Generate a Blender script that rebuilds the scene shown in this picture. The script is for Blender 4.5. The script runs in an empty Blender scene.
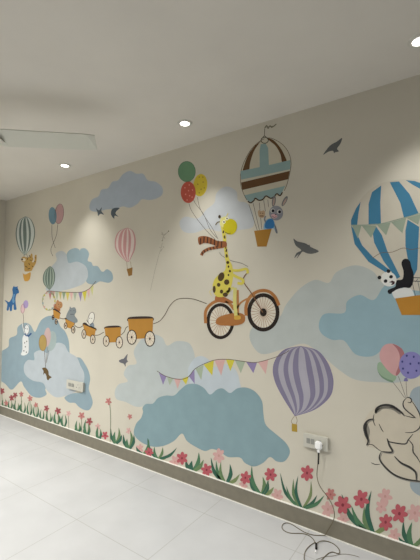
import bpy, bmesh, math, random
from mathutils import Vector, Matrix
from mathutils.geometry import tessellate_polygon
random.seed(7)
C = bpy.context.scene.collection

# ------------------------------------------------------------------ camera geometry
F = 365.0
PITCH = math.atan(18.3 / F)
CAMZ = 1.55
def ray0(x, y):
    v = (x - 210.0, F, 280.0 - y)
    c, s = math.cos(PITCH), math.sin(PITCH)
    return Vector((v[0], v[1]*c - v[2]*s, v[1]*s + v[2]*c))
dv = ray0(-312.7, 298.3); dv.z = 0; dv.normalize()      # along the wall, towards the far corner
YAW = math.atan2(-dv.x, -dv.y)
nv = Vector((dv.y, -dv.x, 0))
if nv.y < 0: nv = -nv
def ray(x, y):                                          # world frame: X along the wall, Y into it
    r = ray0(x, y)
    return Vector((-r.dot(dv), r.dot(nv), r.z))
_q = ray(200, 488); D = _q.y * (-CAMZ / _q.z)           # distance camera - wall
def W(x, y, off=0.0):                                   # point of the wall plane seen at x, y
    r = ray(x, y); k = D / r.y
    return Vector((r.x*k, -off, CAMZ + r.z*k))
def H(x, y, z=0.0):                                     # point of the level plane z
    r = ray(x, y); k = (z - CAMZ) / r.z
    return Vector((r.x*k, r.y*k - D, z))
CEIL = W(210, 138.5).z
XL = W(3.5, 300).x

# ------------------------------------------------------------------ materials
def lin(c):
    c /= 255.0
    return c/12.92 if c <= 0.04045 else ((c+0.055)/1.055)**2.4
def rgb(c, gain=1.0): return tuple(min(0.92, lin(v)*gain) for v in c) + (1.0,)
MATS = {}
GAIN = 1.15
def mat(name, c, rough=0.7, gain=GAIN, noise=0.05, scale=14.0, spec=0.3, metal=0.0, bump=0.0):
    key = (name, tuple(c))
    if key in MATS: return MATS[key]
    m = bpy.data.materials.new(name); m.use_nodes = True
    nt = m.node_tree; b = nt.nodes['Principled BSDF']
    b.inputs['Roughness'].default_value = rough
    b.inputs['Specular IOR Level'].default_value = spec
    b.inputs['Metallic'].default_value = metal
    col = rgb(c, gain)
    if noise:
        g = nt.nodes.new('ShaderNodeNewGeometry'); n = nt.nodes.new('ShaderNodeTexNoise')
        n.inputs['Scale'].default_value = scale; n.inputs['Detail'].default_value = 5
        nt.links.new(g.outputs['Position'], n.inputs['Vector'])
        r = nt.nodes.new('ShaderNodeValToRGB')
        r.color_ramp.elements[0].position = 0.3; r.color_ramp.elements[1].position = 0.7
        r.color_ramp.elements[0].color = tuple(v*(1-noise*1.6) for v in col[:3]) + (1,)
        r.color_ramp.elements[1].color = tuple(min(1, v*(1+noise)) for v in col[:3]) + (1,)
        nt.links.new(n.outputs['Fac'], r.inputs['Fac']); nt.links.new(r.outputs['Color'], b.inputs['Base Color'])
        if bump:
            bp = nt.nodes.new('ShaderNodeBump'); bp.inputs['Strength'].default_value = bump; bp.inputs['Distance'].default_value = 0.002
            n2 = nt.nodes.new('ShaderNodeTexNoise'); n2.inputs['Scale'].default_value = 180
            nt.links.new(g.outputs['Position'], n2.inputs['Vector'])
            nt.links.new(n2.outputs['Fac'], bp.inputs['Height']); nt.links.new(bp.outputs['Normal'], b.inputs['Normal'])
    else:
        b.inputs['Base Color'].default_value = col
    MATS[key] = m; return m
def paint(c): return mat('wall_paint', c, 0.75, noise=0.03, scale=9.0, spec=0.2)

# ------------------------------------------------------------------ objects
def obj(name, verts, faces, material, parent=None, smooth=False):
    me = bpy.data.meshes.new(name); me.from_pydata([tuple(v) for v in verts], [], faces); me.validate()
    bm = bmesh.new(); bm.from_mesh(me); bmesh.ops.recalc_face_normals(bm, faces=bm.faces); bm.to_mesh(me); bm.free()
    me.materials.append(material)
    if smooth:
        for p in me.polygons: p.use_smooth = True
    o = bpy.data.objects.new(name, me); C.objects.link(o)
    if parent is not None:
        o.parent = parent; o.matrix_parent_inverse = Matrix.Translation(parent.location).inverted()
    return o
def thing(name, label, cat, loc, group=None):
    o = bpy.data.objects.new(name, None); C.objects.link(o); o.location = loc
    o.empty_display_size = 0.05
    o['label'] = label; o['category'] = cat
    if group: o['group'] = group
    return o
def tag(o, label, cat, group=None):
    o['label'] = label; o['category'] = cat
    if group: o['group'] = group
    return o

def crop(x0, y0, s): return lambda *pts: [(x0 + x/s, y0 + y/s) for x, y in pts]
PX = lambda *pts: list(pts)

def spline(pts, closed=True, n=5):
    N = len(pts); out = []
    rng = range(N) if closed else range(N-1)
    for i in rng:
        if closed: p0, p1, p2, p3 = pts[i-1], pts[i], pts[(i+1) % N], pts[(i+2) % N]
        else: p0, p1, p2, p3 = pts[max(i-1, 0)], pts[i], pts[i+1], pts[min(i+2, N-1)]
        for k in range(n):
            t = k/n
            out.append(tuple(0.5*((2*p1[j]) + (-p0[j]+p2[j])*t + (2*p0[j]-5*p1[j]+4*p2[j]-p3[j])*t*t + (-p0[j]+3*p1[j]-3*p2[j]+p3[j])*t**3) for j in (0, 1)))
    if not closed: out.append(tuple(pts[-1]))
    return out

LAY = 0.00014
class Art:
    """flat paint shapes on the wall, gathered into one mesh"""
    def __init__(s): s.v = []; s.f = []
    def poly(s, pts, lay):
        b = len(s.v); n = len(pts)
        front = [W(x, y, LAY*lay) for x, y in pts]
        back = [W(x, y, LAY*(lay-.7)) for x, y in pts]
        s.v += front + back
        for t in tessellate_polygon([[Vector((p.x, p.z, 0)) for p in front]]): s.f.append((b+t[0], b+t[1], b+t[2]))
        for i in range(n):
            j = (i+1) % n; s.f.append((b+i, b+j, b+n+j, b+n+i))
        return s
    def blob(s, pts, lay, n=5): return s.poly(spline(pts, True, n), lay)
    def ell(s, cx, cy, rx, ry, lay, rot=0, n=28):
        c, q = math.cos(math.radians(rot)), math.sin(math.radians(rot))
        return s.poly([(cx + rx*math.cos(a)*c - ry*math.sin(a)*q, cy + rx*math.cos(a)*q + ry*math.sin(a)*c) for a in [2*math.pi*i/n for i in range(n)]], lay)
    def ring(s, cx, cy, rx, ry, w, lay, n=36, rot=0):
        c, q = math.cos(math.radians(rot)), math.sin(math.radians(rot))
        b = len(s.v)
        for i in range(n):
            a = 2*math.pi*i/n
            for kx, ky, o in ((rx, ry, LAY*lay), (rx-w, ry-w, LAY*lay), (rx, ry, LAY*(lay-.7)), (rx-w, ry-w, LAY*(lay-.7))):
                x = kx*math.cos(a); y = ky*math.sin(a)
                s.v.append(W(cx + x*c - y*q, cy + x*q + y*c, o))
        for i in range(n):
            j = (i+1) % n
            A, B = b+4*i, b+4*j
            s.f += [(A, B, B+1, A+1), (A, A+2, B+2, B), (A+1, B+1, B+3, A+3)]
        return s
    def stroke(s, pts, w, lay, smooth=True, taper=None):
        if smooth and len(pts) > 2: pts = spline(pts, False, 5)
        n = len(pts); b = len(s.v)
        for o in (LAY*lay, LAY*(lay-.7)):
            for i in range(n):
                p, q = pts[max(i-1, 0)], pts[min(i+1, n-1)]
                dx, dy = q[0]-p[0], q[1]-p[1]; L = math.hypot(dx, dy) or 1
                t = i/(n-1); ww = w*0.5*(taper(t) if taper else 1)
                nx, ny = -dy/L*ww, dx/L*ww
                s.v += [W(pts[i][0]+nx, pts[i][1]+ny, o), W(pts[i][0]-nx, pts[i][1]-ny, o)]
        m = 2*n
        for i in range(n-1):
            a = b+2*i
            s.f += [(a, a+1, a+3, a+2), (a, a+2, a+2+m, a+m), (a+1, a+1+m, a+3+m, a+3)]
        s.f += [(b, b+m, b+1+m, b+1), (b+m-2, b+m-1, b+2*m-1, b+2*m-2)]
        return s
    def build(s, name, c, parent=None):
        return obj(name, s.v, s.f, paint(c) if isinstance(c, tuple) else c, parent)
def art(): return Art()
def at(x, y): return W(x, y, 0)

# ------------------------------------------------------------------ room shell
def box(name, lo, hi, m, parent=None, bevel=0.0):
    bm = bmesh.new(); bmesh.ops.create_cube(bm, size=1)
    for v in bm.verts: v.co = Vector([lo[i] + (v.co[i]+0.5)*(hi[i]-lo[i]) for i in range(3)])
    if bevel: bmesh.ops.bevel(bm, geom=bm.edges[:], offset=bevel, segments=2, affect='EDGES')
    me = bpy.data.meshes.new(name); bm.to_mesh(me); bm.free(); me.materials.append(m)
    o = bpy.data.objects.new(name, me); C.objects.link(o)
    if parent is not None:
        o.parent = parent; o.matrix_parent_inverse = Matrix.Translation(parent.location).inverted()
    return o
XR, YB = 2.2, -5.0
WALLC = (192, 187, 174)
M_wall = mat('cream_wall_paint', WALLC, 0.8, noise=0.025, scale=2.5, spec=0.2, bump=0.08)
M_ceil = mat('ceiling_paint', (204, 200, 193), 0.9, noise=0.02, scale=3, spec=0.1)
M_skirt = mat('taupe_skirting_tile', (121, 116, 103), 0.5, noise=0.05, scale=20, gain=1.15)
M_white = mat('white_grout', (205, 203, 196), 0.6, noise=0, gain=1.3)
def struct(o): o['kind'] = 'structure'; return o
struct(box('wall_back', (XL-0.12, 0, 0), (XR, 0.12, CEIL), M_wall))
struct(box('wall_left', (XL-0.12, YB, 0), (XL, 0, CEIL), M_wall))
struct(box('ceiling', (XL-0.12, YB, CEIL), (XR, 0.12, CEIL+0.12), M_ceil))
# floor: white vitrified tiles with thin grey joints
fm = bpy.data.materials.new('white_floor_tile'); fm.use_nodes = True
nt = fm.node_tree; b = nt.nodes['Principled BSDF']
b.inputs['Roughness'].default_value = 0.42; b.inputs['Specular IOR Level'].default_value = 0.25
g = nt.nodes.new('ShaderNodeNewGeometry'); sx = nt.nodes.new('ShaderNodeSeparateXYZ'); nt.links.new(g.outputs['Position'], sx.inputs[0])
def mth(op, a, b_=None):
    n = nt.nodes.new('ShaderNodeMath'); n.operation = op
    for i, v in enumerate((a, b_)):
        if v is None: continue
        if isinstance(v, (int, float)): n.inputs[i].default_value = v
        else: nt.links.new(v, n.inputs[i])
    return n.outputs[0]
def joint(out, off, pitch, w):
    f = mth('FRACT', mth('DIVIDE', mth('SUBTRACT', out, off), pitch))
    d = mth('MULTIPLY', mth('MINIMUM', f, mth('SUBTRACT', 1.0, f)), pitch)
    return mth('LESS_THAN', d, w)
ju = joint(sx.outputs[0], -2.97, 0.69, 0.0022); jv = joint(sx.outputs[1], -0.266, 0.572, 0.0022)
jj = mth('MAXIMUM', ju, jv)
n1 = nt.nodes.new('ShaderNodeTexNoise'); n1.inputs['Scale'].default_value = 3.5; n1.inputs['Detail'].default_value = 8
nt.links.new(g.outputs['Position'], n1.inputs['Vector'])
rp = nt.nodes.new('ShaderNodeValToRGB'); rp.color_ramp.elements[0].position = 0.3; rp.color_ramp.elements[1].position = 0.7
rp.color_ramp.elements[0].color = (0.47, 0.47, 0.475, 1); rp.color_ramp.elements[1].color = (0.52, 0.52, 0.525, 1)
nt.links.new(n1.outputs['Fac'], rp.inputs['Fac'])
mx = nt.nodes.new('ShaderNodeMixRGB'); mx.inputs['Color2'].default_value = (0.37, 0.365, 0.35, 1)
nt.links.new(jj, mx.inputs['Fac']); nt.links.new(rp.outputs['Color'], mx.inputs['Color1']); nt.links.new(mx.outputs['Color'], b.inputs['Base Color'])
struct(box('floor', (XL-0.12, YB, -0.1), (XR, 0.12, 0), fm))
BH = 0.117
struct(box('baseboard_back', (XL+0.013, -0.012, 0), (XR, 0, BH), M_skirt))
struct(box('baseboard_left', (XL, YB, 0), (XL+0.012, 0, BH), M_skirt))
struct(box('trim_1', (XL+0.013, -0.0135, BH), (XR, 0, BH+0.005), M_white))
struct(box('trim_2', (XL+0.013, -0.017, 0), (XR, -0.0125, 0.006), M_white))

# ------------------------------------------------------------------ clouds
def cloud(pts, c, lay, label, n=5):
    o = art().blob(pts, lay, n).build('painted_cloud', c)
    return tag(o, label, 'cloud', 'painted clouds on the mural wall')
A = crop(80, 160, 4.2)
cloud(A((40,190),(52,165),(78,152),(90,125),(118,118),(135,92),(160,85),(180,60),(210,46),(238,58),(265,58),(285,85),(318,92),(345,115),(345,145),(320,162),(290,168),(260,165),(240,185),(210,200),(180,195),(150,205),(110,208),(75,217),(45,212)),
      (160,170,182), 1, 'grey blue painted cloud high under the ceiling with two swallows below it')
A = crop(0, 240, 3.5)
cloud(A((232,60),(240,38),(262,28),(276,32),(279,37),(284,30),(300,30),(312,48),(307,72),(320,78),(326,90),(342,92),(354,108),(362,111),(375,102),(392,115),(395,138),(380,150),(350,145),(330,155),(305,150),(290,120),(240,85)),
      (136,155,164), 1, 'darker blue painted cloud half hidden behind the pale one above the small wagons')
cloud(A((160,175),(172,140),(176,100),(198,72),(195,48),(215,38),(232,50),(240,80),(270,76),(300,92),(308,125),(295,150),(270,163),(230,175),(195,180)),
      (168,175,180), 2, 'pale grey painted cloud above the pennants and the small green hot air balloon')
cloud(A((-6,400),(12,385),(30,372),(33,345),(58,332),(62,305),(85,290),(107,298),(122,322),(137,292),(150,275),(177,265),(200,278),(212,303),(228,320),(240,350),(243,385),(240,420),(200,480),(160,518),(163,540),(140,552),(110,545),(85,515),(72,495),(42,524),(20,505),(-6,478)),
      (132,151,161), 1, 'large blue painted cloud low at the far left end of the mural')
cloud(PX((72.9,358.6),(80,357.7),(85,364),(88.6,371),(90.2,379),(88.9,389),(91.9,398),(92.6,404),(89.3,409.8),(84.5,410),(78.6,406.7),(75,403),(69,402.5),(64.5,398),(68,395),(74,393),(83,392),(84,383),(81,372),(77,363)),
      (132,151,161), 1, 'narrow blue painted cloud curling round the right of the small wall socket')
cloud(A((84,440),(98,420),(120,420),(120,395),(145,385),(165,396),(180,378),(200,360),(225,366),(240,392),(268,410),(282,440),(295,470),(290,510),(265,530),(230,545),(195,550),(165,527),(150,500),(115,492),(88,470)),
      (168,176,182), 3, 'pale lilac grey painted cloud overlapping the large blue one at left')
A = crop(160, 150, 4.2)
cloud(A((88,330),(83,300),(108,280),(160,287),(195,250),(228,222),(238,180),(278,153),(320,173),(328,213),(362,222),(388,260),(392,320),(340,335),(250,342),(200,330),(150,347),(110,347)),
      (180,184,188), 1, 'faint pale blue painted cloud behind the giraffe\'s head')
A = crop(100, 320, 3.5)
cloud(A((52,250),(66,225),(97,215),(83,190),(98,160),(128,152),(118,110),(145,68),(185,50),(218,62),(235,90),(268,74),(310,80),(328,110),(340,150),(400,240),(300,280),(230,290),(180,297),(130,304),(90,287),(58,277)),
      (172,179,179), 1, 'big pale grey painted cloud below the largest wagon')
cloud(PX((188,374),(193,360),(201,356),(209,360),(214,367),(224,364),(235,369),(239.5,381),(238,395),(200,398)),
      (176,185,192), 2, 'small faint blue painted cloud just below the long row of pennants')
cloud(PX((143,412),(142.5,408),(146,404),(153,403.5),(158,398),(166,395.5),(174,395.5),(180,390),(187,384.5),(196,384),(204,388),(210,394.5),(217,389.5),(223,388.5),(230,393),(237,388.5),(246,387.5),(255,391.5),(262,401),(263.5,414),(266,425),(276,434),(286,443),(290,452),(285,461),(277,461.5),(270,457),(263,463),(254,466.5),(245,463),(240,457.5),(228,457),(220,451.5),(212,449),(205,451),(196,447),(187,441),(182,433.5),(174,441),(163,446),(152,446.5),(141,442),(134,434),(136,424),(141,418)),
      (125,149,156), 4, 'largest teal blue painted cloud at the middle, standing over the flowers')
A = crop(240, 240, 2.3333)
cloud(A((24,235),(28,205),(60,187),(92,180),(108,150),(140,113),(175,93),(207,100),(225,75),(268,59),(310,73),(340,105),(430,130),(470,200),(440,300),(380,330),(330,332),(270,326),(230,302),(190,268),(150,242),(100,255),(50,266)),
      (170,176,174), 1, 'huge pale grey painted cloud right of the bicycle')
cloud(A((184,195),(198,172),(243,170),(250,143),(280,128),(312,140),(336,108),(370,93),(430,90),(480,140),(480,230),(430,272),(372,262),(342,250),(310,271),(270,267),(243,235),(215,233),(190,218)),
      (136,162,172), 2, 'teal blue painted cloud behind the panda\'s basket')
cloud(PX((440,372),(424,384),(412,390),(409,405),(413,425),(409,445),(413,470),(410,486),(420,496),(440,500),(458,470),(464,420),(456,385)),
      (146,158,165), 1, 'blue painted cloud at the right edge behind the elephant')

# ------------------------------------------------------------------ birds
def bird(pts, label, c=(96,98,98)):
    o = art().blob(pts, 5, 3).build('painted_bird', c)
    tag(o, label, 'bird', 'painted birds on the mural wall')
B = crop(280, 130, 4.31)
bird(B((186,107),(203,82),(215,68),(226,60),(245,50),(268,34),(260,60),(246,80),(254,92),(238,96),(233,100),(228,90),(208,94)), 'grey painted swallow gliding high beside the big brown and teal balloon')
bird(B((58,468),(75,480),(108,488),(122,496),(128,494),(132,504),(168,522),(142,533),(118,532),(98,524),(88,535),(72,554),(80,535),(62,552),(72,530),(92,518),(68,498)), 'grey painted swallow with spread wings right of the rabbit\'s balloon')
B = crop(80, 160, 4.2)
bird(B((68,203),(80,212),(92,198),(90,214),(101,230),(86,226),(76,236),(74,222)), 'small grey painted bird, left one under the high cloud', (88,97,104))
bird(B((130,225),(134,208),(148,201),(167,202),(153,215),(150,226),(162,238),(146,234),(144,247),(134,236)), 'small dark painted bird, right one under the high cloud', (78,88,96))
B = crop(80, 270, 4.2)
bird(B((163,381),(176,374),(184,372),(200,352),(197,375),(202,384),(193,392),(191,407),(184,394),(170,389)), 'small grey painted bird below the two largest wagons', (102,102,108))

# ------------------------------------------------------------------ hot air balloons
def lerp(p, q, t): return (p[0]+(q[0]-p[0])*t, p[1]+(q[1]-p[1])*t)
def envelope(t, L, R, base, dark, us, lay, outline=None, ow=0.5, part='stripe'):
    L = spline(L, False, 5); R = spline(R, False, 5)
    e = art().poly(L + R[-2:0:-1], lay).build('envelope', base, t)
    for u0, u1 in us:
        a = [lerp(p, q, u0) for p, q in zip(L, R)]; c = [lerp(p, q, u1) for p, q in zip(L, R)]
        art().poly(a + c[-2:0:-1], lay+1).build(part, dark, e)
    if outline:
        art().stroke(L + R[-2::-1], ow, lay+2, smooth=False).build('outline', outline, e)
    return e
def hab(label, loc): return thing('painted_hot_air_balloon', label, 'hot air balloon', loc, 'painted hot air balloons')
G = crop(0, 210, 8.4)
t = hab('slim white and green striped hot air balloon at far left carrying a tiger cub', at(25, 282))
envelope(t, G((215,55),(160,90),(135,170),(138,250),(165,330),(208,380)), G((215,55),(260,80),(290,150),(291,225),(262,320),(208,380)),
         (196,202,198), (108,122,118), [(0,.05),(.17,.28),(.38,.56),(.68,.79),(.95,1)], 2, (112,122,116), 0.4)
G2 = crop(0, 260, 8.4)
art().stroke(G((200,378),(205,398)), .4, 2).stroke(G((222,372),(235,395)), .4, 2).build('rope', (96,82,60), t)
art().blob(G2((192,108),(200,118),(218,120),(240,108),(258,105),(256,140),(248,165),(232,178),(208,176),(198,150)), 5).build('basket', (186,142,68), t)
# tiger cub
t = thing('painted_tiger_cub', 'yellow tiger cub with dark stripes waving from the basket at far left', 'tiger', at(27, 268))
G = crop(0, 210, 8.4)
bd = art().blob(G((205,480),(202,450),(212,432),(232,436),(256,430),(278,440),(290,420),(292,385),(306,376),(308,410),(300,450),(276,490),(262,512),(210,515)), 4).build('body', (168,134,72), t)
art().stroke(G((212,470),(230,482)), .7, 5).stroke(G((238,440),(250,462)), .7, 5).stroke(G((232,496),(255,490)), .7, 5).stroke(G((292,400),(304,404)), .6, 5).stroke(G((288,430),(300,436)), .6, 5).stroke(G((268,470),(280,478)), .6, 5).build('stripes', (72,56,38), bd)
hd = art().blob(G((182,405),(196,392),(225,398),(250,392),(262,366),(272,372),(274,395),(280,415),(262,440),(225,446),(190,436),(180,420)), 6).build('head', (170,138,76), t)
art().ell(*G((200,418))[0], 1.9, 1.7, 7).build('muzzle', (206,196,172), hd)
art().ell(*G((186,415))[0], .9, 1.0, 8).ell(*G((232,412))[0], .45, .7, 8).stroke(G((246,380),(256,400)), .7, 8).stroke(G((225,400),(240,403)), .5, 8).stroke(G((250,420),(266,424)), .6, 8).build('face_markings', (60,44,36), hd)
# small green balloon
Bm = crop(0, 180, 4.2)
t = hab('small grey green striped balloon above the left end of the pennants', at(49, 290))
envelope(t, Bm((210,362),(191,380),(181,408),(186,438),(208,462)), Bm((210,362),(224,374),(231,402),(226,436),(208,462)),
         (140,152,142), (86,102,94), [(0,.06),(.2,.3),(.42,.56),(.7,.8),(.94,1)], 3, (84,98,90), 0.4)
# pink balloon
Cp = crop(80, 160, 4.2)
t = hab('small pink striped hot air balloon with an empty brown basket', at(129, 276))
envelope(t, Cp((198,285),(165,300),(149,330),(149,370),(168,402),(198,428)), Cp((198,285),(222,298),(233,332),(230,375),(217,405),(206,428)),
         (206,192,186), (190,142,142), [(0,.06),(.16,.32),(.4,.56),(.66,.78),(.93,1)], 3, (176,128,128), 0.4)
art().stroke(Cp((196,426),(199,458)), .4, 3).stroke(Cp((212,426),(216,454)), .4, 3).build('rope', (140,118,84), t)
art().poly(Cp((196,458),(221,451),(219,484),(204,488)), 4).build('basket', (136,100,50), t)
# purple balloon
Cf = crop(265, 340, 5.6)
t = hab('purple and lavender striped hot air balloon above the large wall socket', at(294, 432))
envelope(t, Cf((200,35),(115,52),(65,100),(45,165),(60,240),(102,322),(145,390),(168,425)), Cf((200,35),(290,58),(343,115),(372,180),(382,245),(362,318),(280,388),(168,425)),
         (158,155,166), (120,115,138), [(0,.09),(.18,.26),(.34,.44),(.58,.68),(.76,.84),(.91,1)], 3, (112,102,140), 0.5)
art().stroke(Cf((166,424),(148,452),(155,470)), .5, 3).stroke(Cf((172,424),(180,450),(175,470)), .5, 3).build('rope', (130,116,90), t)
art().poly(Cf((150,468),(180,472),(181,516),(150,511)), 4).build('basket', (160,134,56), t)

# big brown / teal balloon
K = crop(235, 120, 7); R_ = crop(240, 190, 7)
t = hab('big balloon with brown and teal bands, scalloped rim and flag on top', at(261, 247))
e = art().poly(spline(K((207,130),(165,155),(110,210),(65,290),(40,370),(40,450),(60,515),(90,568)), False) + spline(K((200,565),(300,535),(335,505),(362,450),(386,350),(388,280),(365,215),(320,165),(260,132),(215,124)), False), 2).build('envelope', (186,180,162), t)
TE, BR = (134,158,158), (94,68,44)
art().blob(K((186,146),(140,180),(92,245),(62,325),(57,358),(97,350),(106,300),(130,225),(165,168)), 3).build('brown_stripe', BR, e)
art().blob(K((228,126),(270,142),(318,195),(350,255),(360,288),(330,294),(318,240),(285,182),(236,140)), 3).build('brown_stripe', BR, e)
art().poly(K((180,170),(215,165),(232,195),(238,322),(173,335),(172,215)), 3).build('teal_stripe', TE, e)
art().poly(K((38,358),(170,330),(240,315),(388,280),(387,345),(215,382),(43,418)), 4).build('teal_band', TE, e)
art().poly(K((42,438),(384,356),(372,415),(52,490)), 3).build('brown_band', BR, e)
sc = spline(R_((55,78),(75,90),(97,74),(108,58),(132,72),(160,66),(182,42),(215,58),(240,46),(258,26),(280,40),(297,16)), False, 4)
art().poly(K((65,527),(352,461)) + [(283,190.5)] + sc[::-1], 3).build('teal_band', TE, e)
art().stroke(sc, 1.3, 4, smooth=False).build('scalloped_rim', (72,56,42), e)
art().stroke(K((207,130),(165,155),(110,210),(65,290),(40,370),(40,450),(60,515),(84,562)), .5, 3).stroke(K((215,124),(262,130),(325,165),(368,215),(391,280),(388,350),(364,450),(345,495)), .5, 3).build('outline', (90,76,58), e)
art().ring(*K((208,142))[0], 4.0, 3.4, .8, 5).stroke(K((188,132),(207,112),(228,132)), .7, 5).stroke(K((206,112),(208,60)), .6, 5).build('flagpole', (84,80,66), t)
art().stroke(K((208,58),(222,38),(232,60),(245,40),(258,52),(290,28)), 1.0, 5).stroke(K((210,50),(280,42)), .7, 5).build('flag', (120,116,98), t)
for q in (((62,100),(122,285)), ((92,92),(136,280)), ((135,88),(152,272)), ((166,72),(178,150)), ((195,68),(200,120))):
    art().stroke(R_(*q), .5, 3).build('rope', (92,90,86), t)
art().poly(R_((99,286),(222,270),(186,396),(122,397)), 6).build('basket', (156,114,48), t)
# rabbit
t = thing('painted_rabbit', 'grey rabbit in a blue shirt leaning from the brown and teal balloon\'s basket', 'rabbit', at(272, 228))
art().blob(R_((170,278),(168,240),(190,205),(225,200),(242,225),(248,258),(262,290),(262,304),(252,300),(238,272),(222,270)), 5).build('body', (128,164,188), t)
art().blob(R_((176,264),(178,232),(196,208),(224,204),(238,226),(236,262),(205,272)), 6).build('shirt', (54,112,164), t)
art().stroke(R_((184,232),(172,205),(180,182)), 1.5, 5).build('arm', (126,128,134), t)
art().blob(R_((240,240),(250,250),(262,286),(262,304),(250,296)), 6, 3).build('arm', (110,114,122), t)
for cx, cy, rt in ((237,78,8), (313,78,28)):
    er = art().ell(*R_((cx, cy))[0], 1.9, 5.6, 6, rt).build('ear', (112,112,114), t)
    art().ell(*R_((cx, cy+4))[0], .9, 3.9, 7, rt).build('inner_ear', (168,146,136), er)
hd = art().ell(*R_((253,162))[0], 7.0, 7.4, 7).build('head', (132,134,142), t)
for cx, cy in ((229,145), (275,152)):
    ey = art().ell(*R_((cx, cy))[0], 2.3, 2.2, 8).build('eye', (190,190,188), hd)
    art().ell(*R_((cx+3, cy+1))[0], 1.5, 1.6, 9).build('pupil', (36,36,48), ey)
art().blob(R_((218,175),(240,168),(262,182),(252,196),(232,198)), 8).build('muzzle', (196,160,164), hd)
art().ell(*R_((250,172))[0], .7, .5, 9).stroke(R_((226,182),(240,192),(256,186)), .5, 9).build('mouth', (90,60,72), hd)
t = thing('painted_bear_cub', 'small tan cub peeking between the ropes beside the rabbit', 'bear', at(261.5, 218))
hd = art().blob(R_((125,155),(135,140),(150,148),(165,142),(176,158),(170,188),(150,196),(132,186)), 5).build('head', (176,150,122), t)
art().ell(*R_((143,162))[0], .5, .6, 6).ell(*R_((160,164))[0], .5, .6, 6).stroke(R_((138,182),(165,182)), 1.0, 6).build('face_markings', (110,84,62), hd)

# blue striped balloon at right with the panda
E_ = crop(330, 160, 4.6667)
t = hab('large blue striped hot air balloon cut by the right edge, panda aboard', at(418, 314))
e = art().blob(PX((350.8,226),(353,213),(361,199),(371,189),(382,183),(397,180),(412,179),(428,181),(445,188),(458,200),(466,215),(468,235),(460,255),(445,275),(430,290),(404,288),(396,276),(386,272),(373,264.5),(361,254),(353,240)), 3).build('envelope', (186,180,166), t)
BL = (62,116,146)
for q in (((143,195),(122,225),(98,280),(98,302),(127,303),(133,250)), ((239,119),(196,150),(180,205),(180,300),(238,297),(235,200)),
          ((279,104),(322,100),(372,160),(413,248),(345,270),(328,200)), ((353,94),(395,98),(430,110),(480,150),(530,230),(500,225),(430,140),(385,115)),
          ((98,305),(124,340),(150,398),(200,452),(285,518),(264,527),(180,475),(115,392)), ((214,308),(242,350),(268,425),(328,545),(312,555),(250,472),(206,385),(198,330)),
          ((362,278),(416,312),(412,400),(407,510),(392,540),(368,490),(352,400),(352,330)), ((470,280),(540,260),(510,400),(440,540),(430,530),(470,400))):
    art().poly(E_(*q), 4).build('stripe', BL, e)
gt = art().stroke(E_((98,304),(180,303),(240,297),(345,270),(420,250),(520,232)), .8, 6).build('pennant_string', (134,148,134), t)
for q in (((103,306),(147,306),(130,367)), ((148,306),(218,306),(192,364)), ((218,302),(284,290),(262,352)), ((284,290),(356,270),(338,342)), ((356,270),(425,252),(412,302)), ((428,250),(500,236),(480,290))):
    art().poly(E_(*q), 5).build('pennant', (140,152,136), gt)
art().stroke(E_((200,457),(240,433),(290,430),(340,411),(380,418),(425,411),(500,425)), .5, 6).build('garland', (104,88,76), t)
Pn = crop(375, 250, 9.3333)
art().stroke(Pn((350,312),(378,430)), .5, 5).stroke(Pn((358,258),(560,266)), .8, 5).stroke(Pn((355,290),(560,296)), .8, 5).stroke(Pn((400,295),(430,430)), .5, 5).stroke(Pn((378,300),(400,268)), .5, 5).build('rope', (58,62,68), t)
art().poly(PX((395.2,298.5),(420,295),(446,292.5),(437,314.5),(420,315),(401.7,315)), 8).build('basket', (172,122,48), t)
t = thing('painted_panda', 'black and white panda leaning over the edge of its orange basket', 'panda', at(402, 297))
art().blob(Pn((160,388),(220,362),(300,352),(345,372),(360,440),(250,452),(188,455)), 6).build('belly', (204,206,204), t)
art().blob(Pn((200,285),(256,272),(266,200),(247,130),(262,90),(295,82),(326,105),(340,160),(360,220),(358,290),(328,352),(270,350),(205,368),(158,394),(140,366),(190,340)), 7).build('torso_and_arms', (26,26,30), t)
art().ell(*Pn((140,388))[0], 2.4, 2.4, 8).build('paw', (26,26,30), t)
hd = art().ell(*Pn((128,272))[0], 8.0, 7.2, 8, 25).build('head', (210,210,206), t)
for q in ((42,257), (126,197)): art().ell(*Pn(q)[0], 1.9, 1.9, 9).build('ear', (30,30,32), hd)
for q in ((99,290), (150,250)):
    art().ell(*Pn(q)[0], 1.9, 1.7, 9, -30).build('eye_patch', (34,34,36), hd)
art().blob(Pn((133,300),(150,292),(160,285),(172,290),(184,295),(182,315),(165,325),(150,322),(160,308)), 9).build('mouth', (60,40,44), hd)

# ------------------------------------------------------------------ toy balloons
def toy(label, el, c, string, lay, grp, dots=None, dotc=None, sc_=(96,90,84), outline=None, shape=None):
    cx, cy = el[0], el[1]
    t = thing('painted_toy_balloon', label, 'balloon', at(cx, cy), grp)
    bo = art().blob(shape, lay).build('balloon', c, t) if shape else art().ell(*el[:4], lay, el[4] if len(el) > 4 else 0).build('balloon', c, t)
    if outline: art().ring(el[0], el[1], el[2], el[3], .45, lay+1, rot=el[4] if len(el) > 4 else 0).build('outline', outline, bo)
    if dots:
        a = art()
        for x, y, r in dots: a.ell(x, y, r, r*1.2, lay+1, n=10)
        a.build('dots', dotc, bo)
    if string: art().stroke(string, .45, max(lay-1, 1)).build('string', sc_, t)
    return t, bo
gB = crop(0, 180, 4.2)
toy('slate blue toy balloon of the pair above the pale grey cloud', (*gB((221,150))[0], 4.0, 8.7, -3), (106,136,152), gB((218,187),(219,240),(232,285)), 3, 'blue and pink pair of painted balloons')
toy('dusty pink toy balloon of the pair above the pale grey cloud', (*gB((249,142))[0], 4.6, 10.2, 6), (176,142,142), gB((243,185),(236,235),(214,290),(222,320)), 2, 'blue and pink pair of painted balloons', outline=(120,100,106))
hB = crop(170, 150, 7)
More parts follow.
